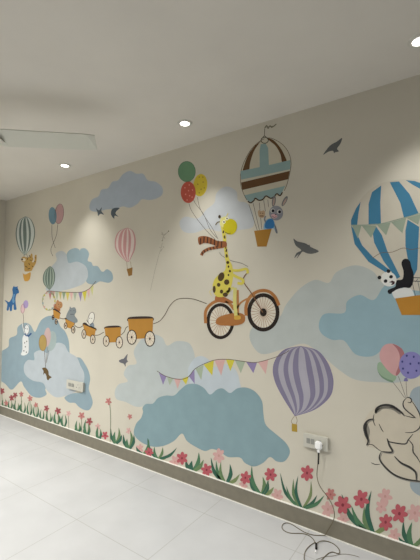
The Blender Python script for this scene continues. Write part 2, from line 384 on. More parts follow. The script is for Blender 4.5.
toy('green toy balloon topmost of the giraffe\'s three', (*hB((118,151))[0], 8.8, 10.4), (100,136,106), hB((140,215),(165,350),(235,450),(280,555)) + [(217,238)], 4, 'three balloons held by the giraffe', outline=(80,112,88))
toy('yellow dotted toy balloon right of the giraffe\'s three', (*hB((212,246))[0], 7.0, 11.3, 6), (196,176,60), hB((192,330),(215,420),(295,545)) + [(218,239)], 3, 'three balloons held by the giraffe',
    [(*hB(q)[0], .7) for q in ((205,190),(232,225),(195,240),(218,275),(240,265),(205,300),(230,190))], (156,132,56))
toy('red dotted toy balloon lowest of the giraffe\'s three', (*hB((128,296))[0], 7.5, 10.8), (178,84,70), hB((133,375),(160,440),(245,553)) + [(215,239)], 5, 'three balloons held by the giraffe',
    [(*hB(q)[0], .65) for q in ((105,265),(135,245),(158,280),(110,310),(138,320),(120,350),(155,330),(130,285))], (212,140,126))
iB = crop(0, 260, 8.4)
toy('tiny lilac toy balloon above the white spotted puppy', (*iB((217,372))[0], 2.6, 4.1, 4), (158,142,184), None, 4, 'pair of tiny balloons held by the white puppy')
toy('tiny pale pink toy balloon above the white spotted puppy', (*iB((192,408))[0], 2.1, 4.8, 4), (196,168,172), iB((194,448),(198,500)) + [(23.6,330)], 3, 'pair of tiny balloons held by the white puppy', outline=(160,112,120))
jB = crop(0, 300, 4.2)
toy('pale green toy balloon behind two others on the blue cloud', (*jB((216,172))[0], 5.0, 10.0, 8), (148,162,162), jB((206,212),(195,260)), 4, 'three balloons lifting the small brown animal', sc_=(130,120,110))
toy('thin pink toy balloon in the middle of three on the blue cloud', (*jB((199,156))[0], 3.4, 9.6, 4), (178,154,152), jB((200,196),(194,265)), 5, 'three balloons lifting the small brown animal', sc_=(130,120,110))
toy('mustard toy balloon at the left of three on the blue cloud', (*jB((180,180))[0], 4.0, 8.2), (158,134,80), jB((187,213),(192,287)), 6, 'three balloons lifting the small brown animal', sc_=(90,74,66), outline=(128,106,66))
kB = crop(375, 300, 5.6)
t, bo = toy('pale green toy balloon lowest of the elephant\'s three', (386,372), (140,162,138), kB((100,460),(135,505),(166,548)), 4, 'three balloons held by the elephant', shape=kB((12,372),(18,352),(36,350),(70,385),(112,418),(119,438),(98,460),(70,448),(38,428),(16,400)))
art().blob(kB((16,400),(38,424),(70,442),(98,452),(98,462),(68,452),(36,432)), 5).build('shaded_edge', (112,138,116), bo)
t, bo = toy('large pink toy balloon at the top of the elephant\'s three', (390,359), (192,150,150), kB((130,425),(150,480),(172,546)), 5, 'three balloons held by the elephant', shape=kB((30,285),(58,250),(105,246),(148,272),(166,310),(160,360),(138,408),(118,424),(92,412),(56,376),(28,330)))
art().blob(kB((100,246),(148,270),(166,310),(160,360),(136,410),(120,424),(118,408),(136,360),(138,310),(124,275)), 6).build('shaded_edge', (158,106,110), bo)
t, bo = toy('purple toy balloon with dark dots at the right edge', (*kB((203,365))[0], 12.2, 13.6), (126,122,174), kB((174,448),(176,500),(180,546)), 7, 'three balloons held by the elephant',
    [(*kB(q)[0], 1.0) for q in ((178,312),(217,318),(153,345),(198,357),(245,354),(157,384),(232,396),(185,407),(262,385))], (60,62,116))
art().poly(kB((166,436),(180,436),(186,455),(160,455)), 8).build('knot', (116,110,156), bo)

# ------------------------------------------------------------------ pennant rows
def bunting(label, string, flags, lay, c=(94,80,70)):
    t = thing('painted_pennant_row', label, 'bunting', at(*string[0]))
    art().stroke(string, .6, lay+1).build('string', c, t)
    for pts, fc in flags: art().poly(pts, lay).build('pennant', fc, t)
PU, GR, PK, YE = (134,122,160), (154,166,146), (196,158,154), (190,180,66)
Q = crop(40, 280, 7)
fl = []
for (x0, y0, x1, y1, tx, ty), c in zip(((60,78,82,80,72,120), (86,80,104,81,96,112), (108,81,130,82,120,128), (134,83,152,84,144,120), (156,84,178,85,168,120), (182,85,206,86,194,128), (210,86,230,86,222,126), (234,86,256,86,246,128), (270,86,294,84,286,132), (298,84,326,74,316,132), (330,72,350,56,344,108), (354,54,374,38,368,92)),
                                      ((166,110,110), (170,140,130), GR, (176,160,100), (128,146,122), (190,176,90), PK, GR, PU, YE, PK, (186,186,130))):
    fl.append((Q((x0-2,y0),(x1+2,y1),(tx-1,ty+20)), c))
bunting('short row of tiny coloured pennants above the small wagons', Q((45,86),(62,76),(130,82),(210,86),(290,85),(330,70),(355,52),(392,8)), fl, 4)
Q = crop(150, 340, 3.82)
raw = (((33,122),(63,139),(50,171),PU), ((65,140),(90,146),(75,173),GR), ((92,147),(119,148),(106,187),PK), ((122,148),(148,138),(138,171),YE), ((148,138),(170,112),(171,168),PU), ((174,110),(205,95),(196,153),GR),
       ((205,94),(244,78),(238,136),YE), ((247,78),(287,75),(272,137),PK), ((291,75),(323,77),(307,119),YE), ((325,78),(364,82),(347,127),GR), ((367,83),(409,86),(395,127),PU), ((412,84),(452,76),(442,130),PK))
bunting('long row of coloured pennants running up to the purple balloon', Q((27,118),(60,138),(110,150),(145,142),(170,112),(205,92),(250,76),(300,74),(360,82),(400,86),(440,78),(500,58),(532,40)), [(Q(*r[:3]), r[3]) for r in raw], 5)

# ------------------------------------------------------------------ bicycle and giraffe
def wheel(t, cx, cy, rx, ry, tyre, face, tc, spc, lay, ns, hub, name='wheel', sw=.4):
    w = art().ell(cx, cy, rx-tyre*.5, ry-tyre*.5, lay).build(name, face, t)
    art().ring(cx, cy, rx, ry, tyre, lay+2).build('tyre', tc, w)
    a = art()
    for i in range(ns):
        an = 2*math.pi*(i+.3)/ns
        a.stroke([(cx, cy), (cx+(rx-tyre)*math.cos(an), cy+(ry-tyre)*math.sin(an))], sw, lay+1, smooth=False)
    a.build('spokes', spc, w)
    art().ell(cx, cy, hub, hub*1.2, lay+3, n=14).build('hub', tc, w)
    return w
t = thing('painted_bicycle', 'orange brown bicycle with black tyres ridden by the giraffe', 'bicycle', at(243, 330))
Bc = crop(190, 240, 4.2)
OR = (160,108,62)
wheel(t, *Bc((128,341))[0], 13.9, 18.0, 3.2, (202,196,182), (40,32,28), (160,118,86), 3, 22, 1.0)
wheel(t, *Bc((308,304))[0], 16.2, 19.2, 3.8, (202,196,182), (40,32,28), (150,104,72), 3, 26, 3.4)
art().stroke(Bc((66,350),(66,300),(90,268),(125,254),(160,262),(186,292)), 3.0, 7).build('mudguard', OR, t)
art().stroke(Bc((236,318),(236,275),(256,235),(292,214),(330,216),(358,240),(374,275)), 3.2, 7).build('mudguard', OR, t)
fr = art().stroke(Bc((195,290),(215,262),(245,245),(275,232)), 1.8, 8).stroke(Bc((150,258),(178,275),(200,285)), 1.8, 8).stroke(Bc((200,210),(202,320)), 2.4, 8).build('frame', (164,116,70), t)
art().blob(Bc((108,345),(118,326),(155,312),(205,306),(230,318),(228,345),(200,358),(150,360),(118,356)), 8).build('chain_guard', (156,104,58), t)
art().blob(Bc((105,244),(112,234),(140,238),(165,250),(184,262),(165,266),(112,258)), 8).build('saddle', (158,100,58), t)
art().stroke(PX((248,272),(243.3,280.5),(252,294),(262.8,312.4)), 1.0, 11).build('handlebar', (110,78,54), t)
art().blob(Bc((188,318),(210,318),(212,332),(188,334)), 12, 3).build('pedal', (190,152,66), t)

t = thing('painted_giraffe', 'yellow spotted giraffe in a striped scarf riding the bicycle', 'giraffe', at(224, 300))
Ga = crop(200, 205, 5.6)
YL, YP, SP = (198,186,84), (196,190,116), (74,58,36)
bd = art().blob(Ga((118,115),(140,112),(146,165),(150,230),(163,300),(182,345),(186,400),(176,455),(160,500),(120,516),(86,506),(71,462),(80,420),(108,388),(138,368),(146,330),(140,290),(132,220),(124,160)), 9).build('body', YL, t)
a = art()
for x, y, rx, ry, r in ((119,402,3.1,4.6,20), (150,432,2.7,2.8,0), (105,447,1.8,2.0,0), (80,472,1.5,3.6,0), (121,485,1.7,2.0,0), (142,502,2.6,2.2,0), (165,470,1.2,1.6,0), (132,150,.8,1.8,20), (138,180,.9,1.8,-10), (134,130,.7,1.0,0),
                        (148,255,.8,1.8,10), (150,285,1.0,1.9,-10), (156,322,1.5,1.6,0), (160,345,.9,1.2,0), (144,240,.6,1.0,0), (168,370,1.1,1.4,0), (160,392,.9,1.1,0)):
    a.ell(*Ga((x, y))[0], rx, ry, 10, r, 16)
a.build('spots', SP, bd)
art().stroke(PX((231,270),(238,270.6),(246.5,269),(247.8,273.5)), 2.6, 12).build('arm', YL, t)
art().stroke(PX((231.5,274),(237,277),(243,280),(242,283.5),(237.5,283)), 2.8, 12).build('arm', YL, t)
a = art()
for q in ((190,367),(205,371),(222,369),(240,365),(196,394),(210,402)): a.ell(*Ga(q)[0], .5, .6, 11, n=8)
a.build('arm_spots', SP, t)
art().stroke(Ga((150,490),(175,470),(190,462)), 2.4, 9).stroke(Bc((190,200),(188,260),(194,322)), 3.4, 11).build('leg', YP, t)
art().stroke(Ga((72,470),(55,485),(66,508)), .8, 8).build('tail', (200,188,130), t)
hd = art().blob(Ga((116,118),(112,92),(122,72),(142,64),(158,72),(172,100),(150,125)), 11).build('head', (206,200,130), t)
art().ell(*Ga((170,122))[0], 6.9, 8.0, 12, 10).build('muzzle', (184,172,28), hd)
art().stroke(Ga((140,152),(158,160),(172,158)), .7, 13).build('mouth', (100,90,40), hd)
for q in ((135,95), (152,76)):
    ey = art().ell(*Ga(q)[0], 1.5, 1.7, 13).build('eye', (222,220,200), hd); art().ell(*Ga(q)[0], .8, .9, 14, n=10).build('pupil', (30,28,24), ey)
art().stroke(Ga((112,62),(124,84)), .9, 10).build('horn', (196,186,110), hd); art().stroke(Ga((158,46),(148,66)), .9, 10).build('horn', (196,186,110), hd)
art().ell(*Ga((110,66))[0], 1.3, 1.8, 11).build('horn_tip', (62,50,36), hd)
art().stroke(Ga((88,112),(98,98),(112,94)), 1.0, 11).build('ear', (92,80,44), hd)
sf = art().poly(spline(PX((198.2,237.6),(204,236),(210,237.3),(218,241),(226,241.5),(226.2,247.2),(218,246.6),(210,243.8),(204,243),(199.4,244.8)), True, 3), 12).build('scarf', (136,84,52), t)
art().stroke(Ga((8,282),(20,262),(50,246),(85,239),(132,232)), 3.0, 11).build('scarf_end', (140,88,56), sf)
a = art()
for x, y in ((200.5,241.3),(204,239.8),(207.5,240.1),(211,241),(214.5,242.3),(218,243.7),(221.5,244.4)): a.stroke([(x+.3, y-3.1), (x-.1, y+3.1)], 1.2, 13)
for x, y in ((14,270),(26,259),(42,251),(60,245),(78,241),(96,238)): a.stroke(Ga((x-4, y-8),(x+3, y+8)), 1.1, 13)
a.build('scarf_stripes', (66,42,34), sf)

# tow rope
a = art()
Wg = crop(95, 290, 6.46); Sm = crop(40, 280, 7); Rp = crop(120, 290, 4.6667)
a.stroke(Rp((155,158),(185,145),(210,115),(232,75),(262,46),(300,39),(345,43),(405,64)), .7, 6)
a.stroke(Wg((168,290),(188,272),(200,245),(214,235)), .7, 6)
a.stroke(Wg((-2,292),(25,290),(58,272)), .7, 6)
a.stroke(Sm((236,308),(256,328),(280,332),(304,318)), .7, 6)
a.stroke(Sm((138,265),(160,272),(184,268)), .7, 6)
tag(a.build('painted_tow_rope', (84,72,58)), 'thin dark painted rope linking the wagons to the bicycle', 'rope')
a = art().stroke(crop(160,150,4.2)((250,430),(262,445),(300,465),(340,475),(370,490)) , .5, 8)
a.stroke(Ga((165,385),(190,400)), .3, 8)
tag(a.build('painted_rein', (108,104,96)), 'thin painted line looping from the giraffe\'s neck to its hands', 'line')

# ------------------------------------------------------------------ wagons
OG = (168,122,54)
def wagon(label, box_, rim, wheels, lay=7):
    t = thing('painted_wagon', label, 'wagon', at(*box_[3]), 'train of painted wagons')
    bo = art().poly(box_, lay).build('wagon_box', OG, t)
    art().blob(rim, lay-1, 4).build('opening', (58,46,40), t)
    for cx, cy, rx, ry in wheels:
        w = art().ell(cx, cy, rx-.3, ry-.3, lay+1).build('wheel', (204,196,180), t)
        art().ring(cx, cy, rx, ry, .95 if rx > 4 else .75, lay+3).build('tyre', (52,40,36), w)
        b_ = art()
        for i in range(10): b_.stroke([(cx, cy), (cx+rx*.85*math.cos(i*.628), cy+ry*.85*math.sin(i*.628))], .25, lay+2, smooth=False)
        b_.build('spokes', (140,110,86), w); art().ell(cx, cy, .9 if rx > 4 else .6, 1.2 if rx > 4 else .8, lay+4, n=12).build('hub', (52,40,36), w)
w5 = Wg((238,305),(355,315)); w4 = Wg((73,330),(158,338)); w3 = Sm((308,378),(370,415)); w2 = Sm((180,320),(233,348)); w1 = Sm((92,262),(114,292))
wagon('largest orange wagon, first behind the bicycle', Wg((213,188),(376,184),(371,310),(226,318)), Wg((213,180),(250,172),(340,170),(376,178),(374,200),(300,206),(216,204)), [(*w5[0], 5.0, 7.5), (*w5[1], 5.3, 7.9)])
wagon('orange wagon second behind the bicycle, left of the largest one', Wg((62,245),(168,241),(165,336),(73,340)), Wg((62,240),(90,232),(145,230),(168,238),(165,252),(110,256),(64,254)), [(*w4[0], 3.3, 5.6), (*w4[1], 3.6, 6.1)])
wagon('middle orange wagon of five carrying the white bunny', Sm((302,310),(391,347),(379,408),(312,382)), Sm((300,304),(318,298),(345,318),(392,338),(390,355),(345,345),(303,320)), [(*w3[0], 2.4, 4.7), (*w3[1], 2.7, 4.7)])
wagon('small orange wagon carrying the grey hippo', Sm((178,272),(242,302),(228,346),(180,328)), Sm((176,266),(200,265),(243,296),(240,308),(210,298),(178,280)), [(*w2[0], 1.8, 3.3), (*w2[1], 2.1, 3.8)])
wagon('smallest orange wagon at the tail, carrying the brown bear', Sm((93,206),(142,234),(136,276),(94,262)), Sm((92,200),(115,205),(143,228),(141,240),(115,226),(93,214)), [(*w1[0], 1.3, 2.6), (*w1[1], 1.5, 2.9)])
# passengers
t = thing('painted_bear_cub', 'brown bear cub sitting in the smallest wagon', 'bear', at(58, 312))
art().blob(Sm((102,205),(100,178),(118,165),(138,180),(142,215),(125,222)), 5).build('body', (150,96,60), t)
hd = art().blob(Sm((112,165),(120,142),(128,140),(134,150),(148,152),(158,168),(155,190),(138,200),(118,190)), 8).build('head', (164,122,84), t)
art().ell(*Sm((130,170))[0], .35, .5, 9, n=8).ell(*Sm((146,174))[0], .35, .5, 9, n=8).stroke(Sm((130,188),(146,190)), .4, 9).build('face_markings', (70,50,40), hd)
t = thing('painted_hippo', 'plump grey hippo sitting in the second smallest wagon', 'hippo', at(71, 322))
art().blob(Sm((184,250),(198,218),(206,205),(210,186),(222,196),(240,190),(252,204),(253,226),(243,248),(262,276),(262,294),(244,300),(215,288),(188,272)), 8).build('body', (118,126,130), t)
art().ell(*Sm((216,215))[0], .4, .5, 9, n=8).ell(*Sm((238,214))[0], .4, .5, 9, n=8).stroke(Sm((212,240),(236,240)), .5, 9).build('face_markings', (70,76,82), t)
t = thing('painted_bunny', 'white bunny with a tall round ear hoop in the middle wagon', 'rabbit', at(90, 328))
art().blob(Sm((335,325),(332,290),(340,262),(352,236),(368,228),(380,250),(380,285),(370,310),(372,338),(350,330)), 5).build('body', (206,204,196), t)
art().ring(*Sm((359,268))[0], 3.3, 6.4, .5, 6, rot=12).build('outline', (74,66,62), t)
art().blob(Sm((350,312),(370,298),(380,318),(374,336),(352,330)), 6).build('dress', (120,132,142), t)
art().ell(*Sm((348,268))[0], .35, .5, 7, n=8).ell(*Sm((362,270))[0], .35, .5, 7, n=8).stroke(Sm((326,278),(336,296)), .5, 7).build('face_markings', (60,56,56), t)
# wreath
t = thing('painted_flower_hoop', 'round hoop of small coloured flowers at the left end of the pennants', 'wreath', at(49, 310))
rg = art().ring(*Sm((62,148))[0], 6.9, 9.6, .9, 4).build('hoop', (150,146,126), t)
cols = ((172,166,84), (184,140,134), (134,150,150), (150,160,120))
for i in range(13):
    an = 2*math.pi*i/13; x, y = Sm((62,148))[0]
    art().ell(x + 6.1*math.cos(an), y + 8.7*math.sin(an), .9, 1.1, 5, n=10).build('blossom', cols[i % 4], rg)

# ------------------------------------------------------------------ small animals at left
t = thing('painted_dinosaur', 'small blue long necked dinosaur standing at the far left', 'dinosaur', at(12, 310))
Dn = crop(0, 260, 8.4)
bd = art().blob(Dn((118,216),(124,226),(152,222),(148,234),(160,262),(156,280),(140,286),(130,325),(134,375),(140,412),(128,420),(116,414),(114,376),(104,385),(100,425),(84,427),(80,392),(72,422),(56,420),(62,370),(38,338),(60,344),(76,354),(98,322),(108,284),(104,244)), 4, 3).build('body', (52,98,146), t)
art().blob(Dn((112,290),(126,288),(120,320),(124,350),(112,362),(104,345),(106,320)), 5).build('belly', (98,140,178), t)
art().ell(*Dn((142,248))[0], .5, .6, 5, n=8).build('eye', (24,36,66), bd)
t = thing('painted_puppy', 'white spotted puppy hanging from tiny balloons on the blue cloud', 'dog', at(25, 355))
Py = crop(10, 300, 5.6)
bd = art().blob(Py((70,250),(70,215),(80,195),(98,195),(104,225),(105,260),(102,295),(82,310),(62,306),(68,285)), 4).build('body', (204,206,206), t)
hd = art().blob(Py((80,180),(84,152),(92,138),(104,140),(108,158),(104,180),(92,192)), 5).build('head', (206,208,208), t)
art().ring(*Py((94,165))[0], 2.6, 4.9, .4, 6).build('outline', (80,90,104), hd)
art().stroke(Py((82,188),(92,200),(102,196)), 1.2, 6).stroke(Py((100,205),(120,186)), 1.6, 6).build('scarf', (44,78,124), t)
art().stroke(Py((84,192),(72,150),(72,132)), .9, 4).build('paw', (200,202,202), t)
for q in ((82,240),(86,262),(78,285),(94,232),(92,292)): art().ell(*Py(q)[0], .55, .7, 5, n=8).build('spot', (60,60,66), bd)
art().ell(*Py((88,160))[0], .4, .5, 7, n=8).ell(*Py((98,162))[0], .4, .5, 7, n=8).build('eyes', (50,54,64), hd)
o = art().blob(Py((180,384),(192,378),(204,382),(216,400),(218,420),(234,432),(222,440),(214,450),(206,440),(204,424),(194,410),(186,420),(188,398)), 6, 3).build('painted_otter', (92,74,46))
tag(o, 'small dark brown animal dangling from three balloons on the pale cloud', 'otter')

# faint dandelion sketch
a = art()
Dd = crop(140, 220, 10.5)
a.ell(*Dd((300,118))[0], .7, .8, 4, n=10)
for q in (((300,120),(270,145),(245,175),(235,225)), ((228,128),(248,160)), ((222,148),(248,160)), ((290,130),(255,155)), ((250,180),(262,195)), ((242,210),(226,220)), ((205,285),(215,292)), ((240,275),(252,290)), ((235,300),(218,330))):
    a.stroke(Dd(*q), .35, 3)
a.stroke(Dd((236,240),(220,300),(190,400),(150,560),(110,740)), .22, 2)
tag(a.build('painted_dandelion', (124,118,102)), 'faint thin dandelion sprig sketched between the pink balloon and the giraffe', 'plant')

# ------------------------------------------------------------------ elephant line drawing
t = thing('painted_elephant', 'elephant drawn in dark outline, trunk raised, at the right edge', 'elephant', at(400, 480))
El = crop(330, 370, 4.6667)
art().blob(El((170,350),(155,270),(175,210),(210,180),(270,160),(330,190),(350,185),(342,150),(365,130),(390,150),(412,190),(425,240),(440,300),(450,370),(440,440),(430,515),(400,518),(330,495),(260,450),(235,410),(240,380),(200,362)), 2).build('body', (188,180,164), t)
INK = (56,54,54)
LN = [(((210,200),(218,178),(250,164),(290,168),(330,195),(345,212)), 1.9), (((345,212),(395,222),(362,192)), .8), (((355,132),(342,150),(345,175),(370,200),(402,225)), 1.1), (((352,132),(368,128),(380,138),(376,152),(362,150)), 1.0),
      (((380,142),(402,175),(418,205),(426,240),(416,272),(388,290),(350,292)), 1.1), (((206,205),(202,235),(212,262)), .8), (((228,250),(240,275),(250,290)), .7),
      (((205,228),(178,235),(160,262),(166,300),(178,330),(170,352)), 1.9), (((170,350),(196,348),(222,368),(240,380)), .7), (((240,380),(290,382),(276,350),(266,318)), 1.5), (((268,330),(290,338),(350,345),(366,325),(388,298)), 1.2),
      (((240,380),(230,410),(250,445),(295,485),(350,508),(412,518),(450,520)), 1.5), (((192,432),(210,440),(235,440)), .7), (((300,402),(330,432),(375,455),(400,480),(402,518)), 1.7), (((366,325),(386,350),(388,382),(408,410),(425,440)), 1.1), (((386,382),(392,372)), .6)]
for q, w in LN:
    if w > 1.4: art().stroke([(x+1.0, y+1.0) for x, y in El(*q)], w*1.3, 3, taper=lambda s: .2 + .9*math.sin(math.pi*min(1, max(0, s)))**.7).build('grey_shading', (132,128,120), t)
    art().stroke(El(*q), w*.95, 4, taper=lambda s: .35 + .9*math.sin(math.pi*min(1, max(0, s)))**.7).build('outline_stroke', INK, t)
art().blob(El((212,205),(220,182),(255,172),(295,175),(330,202),(322,206),(290,186),(250,182),(228,196)), 3).build('ear_shading', (128,124,116), t)
art().blob(El((172,250),(164,275),(172,320),(178,330),(186,290),(180,262)), 3).build('ear_shading', (128,124,116), t)

# ------------------------------------------------------------------ flowers and grass
def leafart(a, base, tip, w, bend, lay):
    mx_, my_ = (base[0]+tip[0])/2, (base[1]+tip[1])/2
    dx, dy = tip[0]-base[0], tip[1]-base[1]
    mid = (mx_ - dy*bend, my_ + dx*bend)
    a.stroke([base, mid, tip], w, lay, taper=lambda s: max(.04, (.9+.6*s) if s < .5 else 2.4*(1-s)))
GREENS = ((56,92,76), (74,112,84), (98,122,86), (54,94,78), (116,130,90))
def tuft(base, tips, label, w=2.2, grp='painted grass tufts along the skirting'):
    t = thing('painted_grass_tuft', label, 'grass tuft', at(*base), grp)
    for i, tp in enumerate(tips):
        a = art(); off = (tp[0]-base[0])*.12
        leafart(a, (base[0]+off, base[1]), tp, w*random.uniform(.95, 1.2), .12 if tp[0] > base[0] else -.12, 9+i % 4)
        a.build('leaf', GREENS[i % 5], t)
FG = 'painted flowers along the skirting'
def flower(c, r, label, tone='red', ang=0, stem=None, sx=.8):
    cols = {'red': ((170,86,94), (124,54,62)), 'dusky': ((146,78,82), (108,52,56)), 'pink': ((174,116,112), (150,84,86)), 'faint': ((192,154,150), (180,138,134))}[tone]
    t = thing('painted_flower', label, 'flower', at(*c), FG)
    lay = {'red': 15, 'dusky': 15, 'pink': 14, 'faint': 7}[tone]
    if stem: art().stroke(stem, .5, lay-1).build('stem', (98,112,84), t)
    n = 6 if r > 4 else 5
    for i in range(n):
        an = ang + 2*math.pi*i/n + random.uniform(-.12, .12)
        d = r*random.uniform(.56, .66); x, y = d*math.cos(an)*sx, d*math.sin(an)
        art().ell(c[0]+x, c[1]+y, r*.5, r*.3, lay + .3*i, math.degrees(math.atan2(y, x)), 16).build('petal', cols[0], t)
    art().ell(*c, r*.2*sx, r*.2, lay+2.2, n=12).build('centre', cols[1], t)
# right stretch
f1 = crop(300, 430, 3.5)
tuft(f1((258,362))[0], f1((146,224),(180,265),(225,268),(250,212),(318,298),(205,330)), 'large green tuft right of the hanging cable, two tall blades', 4.2)
tuft(f1((392,408))[0], f1((362,318),(392,322),(425,372),(345,375),(450,330)), 'green tuft at the right end of the flower border', 4.0)
g1 = crop(265, 450, 5.25)
tuft(g1((195,305))[0], g1((80,120),(112,190),(150,152),(174,136),(242,162),(274,236),(312,238)), 'spiky green tuft just left of the hanging cable', 2.6)
flower(f1((215,242))[0], 8.6, 'red flower above the large tuft, right of the cable', 'red', .3)
flower(f1((150,262))[0], 8.8, 'dark red flower directly right of the cable', 'red', .1)
flower(f1((300,322))[0], 7.8, 'red flower low beside the large tuft at right', 'red', .5)
flower(f1((348,292))[0], 8.8, 'rightmost big red flower above the end tuft', 'red', .2)
flower(f1((25,150))[0], 7.2, 'rose red flower just below and left of the wall socket', 'red', .6)
flower(f1((107,225))[0], 5.6, 'dusty pink flower crossed by the hanging cable', 'pink', .2)
flower(f1((298,232))[0], 7.6, 'faint pink flower, upper one of the pair above the border at right', 'faint', .2)
flower(f1((285,268))[0], 6.4, 'faint pink flower, lower one of the pair above the border at right', 'faint', .7)
flower(f1((402,290))[0], 8.4, 'faint pink flower at the right edge of the photograph', 'faint', .2)
flower(f1((98,278))[0], 7.4, 'faint pink flower left of the cable, near the skirting', 'faint', .5)
flower(f1((152,312))[0], 6.4, 'faint pink flower under the dark red one beside the cable', 'faint', .1)
flower(f1((330,368))[0], 6.6, 'faint pink flower touching the skirting between the two right tufts', 'faint', .9)
g2 = crop(200, 430, 3.82)
tuft(g2((100,205))[0], g2((42,105),(62,118),(80,122),(115,130),(152,168),(62,160)), 'green tuft under the right half of the largest cloud', 3.0)
tuft(g2((236,248))[0], g2((188,178),(198,136),(240,178),(260,192),(282,218),(188,232)), 'green tuft between two red flowers right of the largest cloud', 3.2)
flower(g2((26,152))[0], 6.0, 'red flower beside the skirting below the middle of the largest cloud', 'red', .3)
flower(g2((174,182))[0], 6.0, 'red flower left of the tuft near the largest cloud\'s right end', 'red', .7)
flower(g2((270,170))[0], 6.4, 'red flower below the right tip of the largest cloud', 'red', .1, g2((262,195),(254,225),(242,245)))
flower(g2((72,98))[0], 6.6, 'faint pink flower overlapping the bottom of the largest cloud', 'faint', .4)
flower(g2((166,210))[0], 4.6, 'small faint pink flower under a red one left of the tuft', 'faint', .2)
flower(g2((296,250))[0], 6.4, 'faint pink flower near the skirting left of the spiky tuft', 'faint', .2)
# middle stretch
g3 = crop(100, 400, 3.82)
tuft(g3((60,166))[0], g3((42,110),(58,120),(72,105),(84,132)), 'fourth green tuft left of the low notch in the largest cloud', 2.2)
tuft(g3((112,187))[0], g3((90,132),(104,148),(116,118),(130,132)), 'third green tuft left of the low notch in the largest cloud', 2.6)
tuft(g3((165,206))[0], g3((138,178),(186,148),(182,182)), 'second green tuft left of the low notch in the largest cloud', 2.4)
tuft(g3((222,224))[0], g3((182,145),(208,178),(240,180),(294,182),(262,212)), 'green tuft right under the low notch of the largest cloud', 2.2)
tuft(g3((352,272))[0], g3((328,228),(378,200),(396,228),(352,232)), 'green tuft right of the notch in the largest cloud', 3.2)
flower(g3((188,200))[0], 4.6, 'small red flower left of the notch in the largest cloud', 'red', .2)
flower(g3((314,222))[0], 6.0, 'red flower just right of the notch in the largest cloud', 'red', .5)
flower(g3((286,236))[0], 5.6, 'faint pink flower under the notch of the largest cloud', 'faint', .1)
flower(g3((152,185))[0], 4.2, 'faint pink flower under the largest cloud\'s left end', 'faint', .6)
flower(g3((20,135))[0], 3.8, 'small red flower left of all tufts below the pale cloud', 'red', .3)
g4 = crop(90, 400, 6)
flower(g4((112,8))[0], 3.4, 'pink flower on a long thin stem below the pale cloud', 'pink', .3, g4((118,20),(124,90),(122,250)))
flower(g4((240,100))[0], 2.6, 'small pink flower at the left end of the largest cloud', 'pink', .5)
flower(g4((232,185))[0], 3.0, 'faint pink flower above the tuft left of the largest cloud', 'faint', .2)
# far left stretch: small and dense
def base_y(x): return 406.4 + .3405*x - .4
h1 = crop(0, 380, 3.82)
ordn = ['first','second','third','fourth','fifth','sixth','seventh','eighth','ninth','tenth','eleventh','twelfth','thirteenth']
for i, (x, hgt) in enumerate(((4,9),(10,11),(16.5,12),(23,13),(29.5,14),(36,15),(42,13),(49,13),(57,15),(64,17),(78,12),(87,15),(99,15))):
    b_ = base_y(x)
    tips = [(x + dx*random.uniform(.6,1.3), b_ - hgt*k*random.uniform(.8,1.1)) for dx, k in ((-2.4,.7),(-.8,1),(1.4,.9),(2.8,.65))]
    tuft((x, b_), tips, 'small green tuft, %s from the left corner of the room' % ordn[i], 1.15 if x < 70 else 1.9)
for i, (p, r, tone) in enumerate(((h1((8,42))[0],3.0,'red'), ((6.5,403),2.4,'pink'), (h1((45,68))[0],2.9,'red'), (h1((58,58))[0],2.8,'red'), (h1((82,54))[0],2.6,'pink'), (h1((115,70))[0],2.8,'pink'), (h1((138,95))[0],2.4,'pink'), (h1((178,108))[0],3.0,'red'), (h1((222,118))[0],3.4,'red'), (h1((262,128))[0],2.8,'faint'), (h1((312,136))[0],3.6,'pink'), (h1((342,158))[0],3.6,'red'), (h1((374,178))[0],3.0,'faint'))):
    flower(p, r, 'small %s flower, %s from the left corner of the room' % ({'red':'red','pink':'pink','faint':'faint pink'}[tone], ordn[i]), 'dusky' if tone == 'red' else tone, random.random(), [(p[0], p[1]+r*.6), (p[0]+.3, base_y(p[0]))])

# ------------------------------------------------------------------ sockets, plug, cable
def cyl(name, p, r, depth, m, parent, axis='Y', seg=20):
    bm = bmesh.new(); bmesh.ops.create_cone(bm, cap_ends=True, segments=seg, radius1=r, radius2=r*.94, depth=depth)
    if axis == 'Y': bmesh.ops.rotate(bm, cent=(0,0,0), matrix=Matrix.Rotation(math.pi/2, 3, 'X'), verts=bm.verts)
    bmesh.ops.translate(bm, vec=p, verts=bm.verts)
    me = bpy.data.meshes.new(name); bm.to_mesh(me); bm.free(); me.materials.append(m)
    o = bpy.data.objects.new(name, me); C.objects.link(o); o.parent = parent
    o.matrix_parent_inverse = Matrix.Translation(parent.location).inverted(); return o
M_plate = mat('ivory_plastic', (188,186,176), 0.35, noise=0, gain=1.1)
M_mod = mat('grey_plastic', (150,150,144), 0.4, noise=0, gain=1.0)
M_hole = mat('dark_pin_hole', (40,40,40), 0.6, noise=0, gain=1)
M_plug = mat('white_plastic', (235,236,235), 0.3, noise=0, gain=1.4)
M_cable = mat('dark_grey_cable', (108,100,80), 0.5, noise=0, gain=1.0)
M_black = mat('black_rubber', (22,22,22), 0.5, noise=0, gain=1.0)
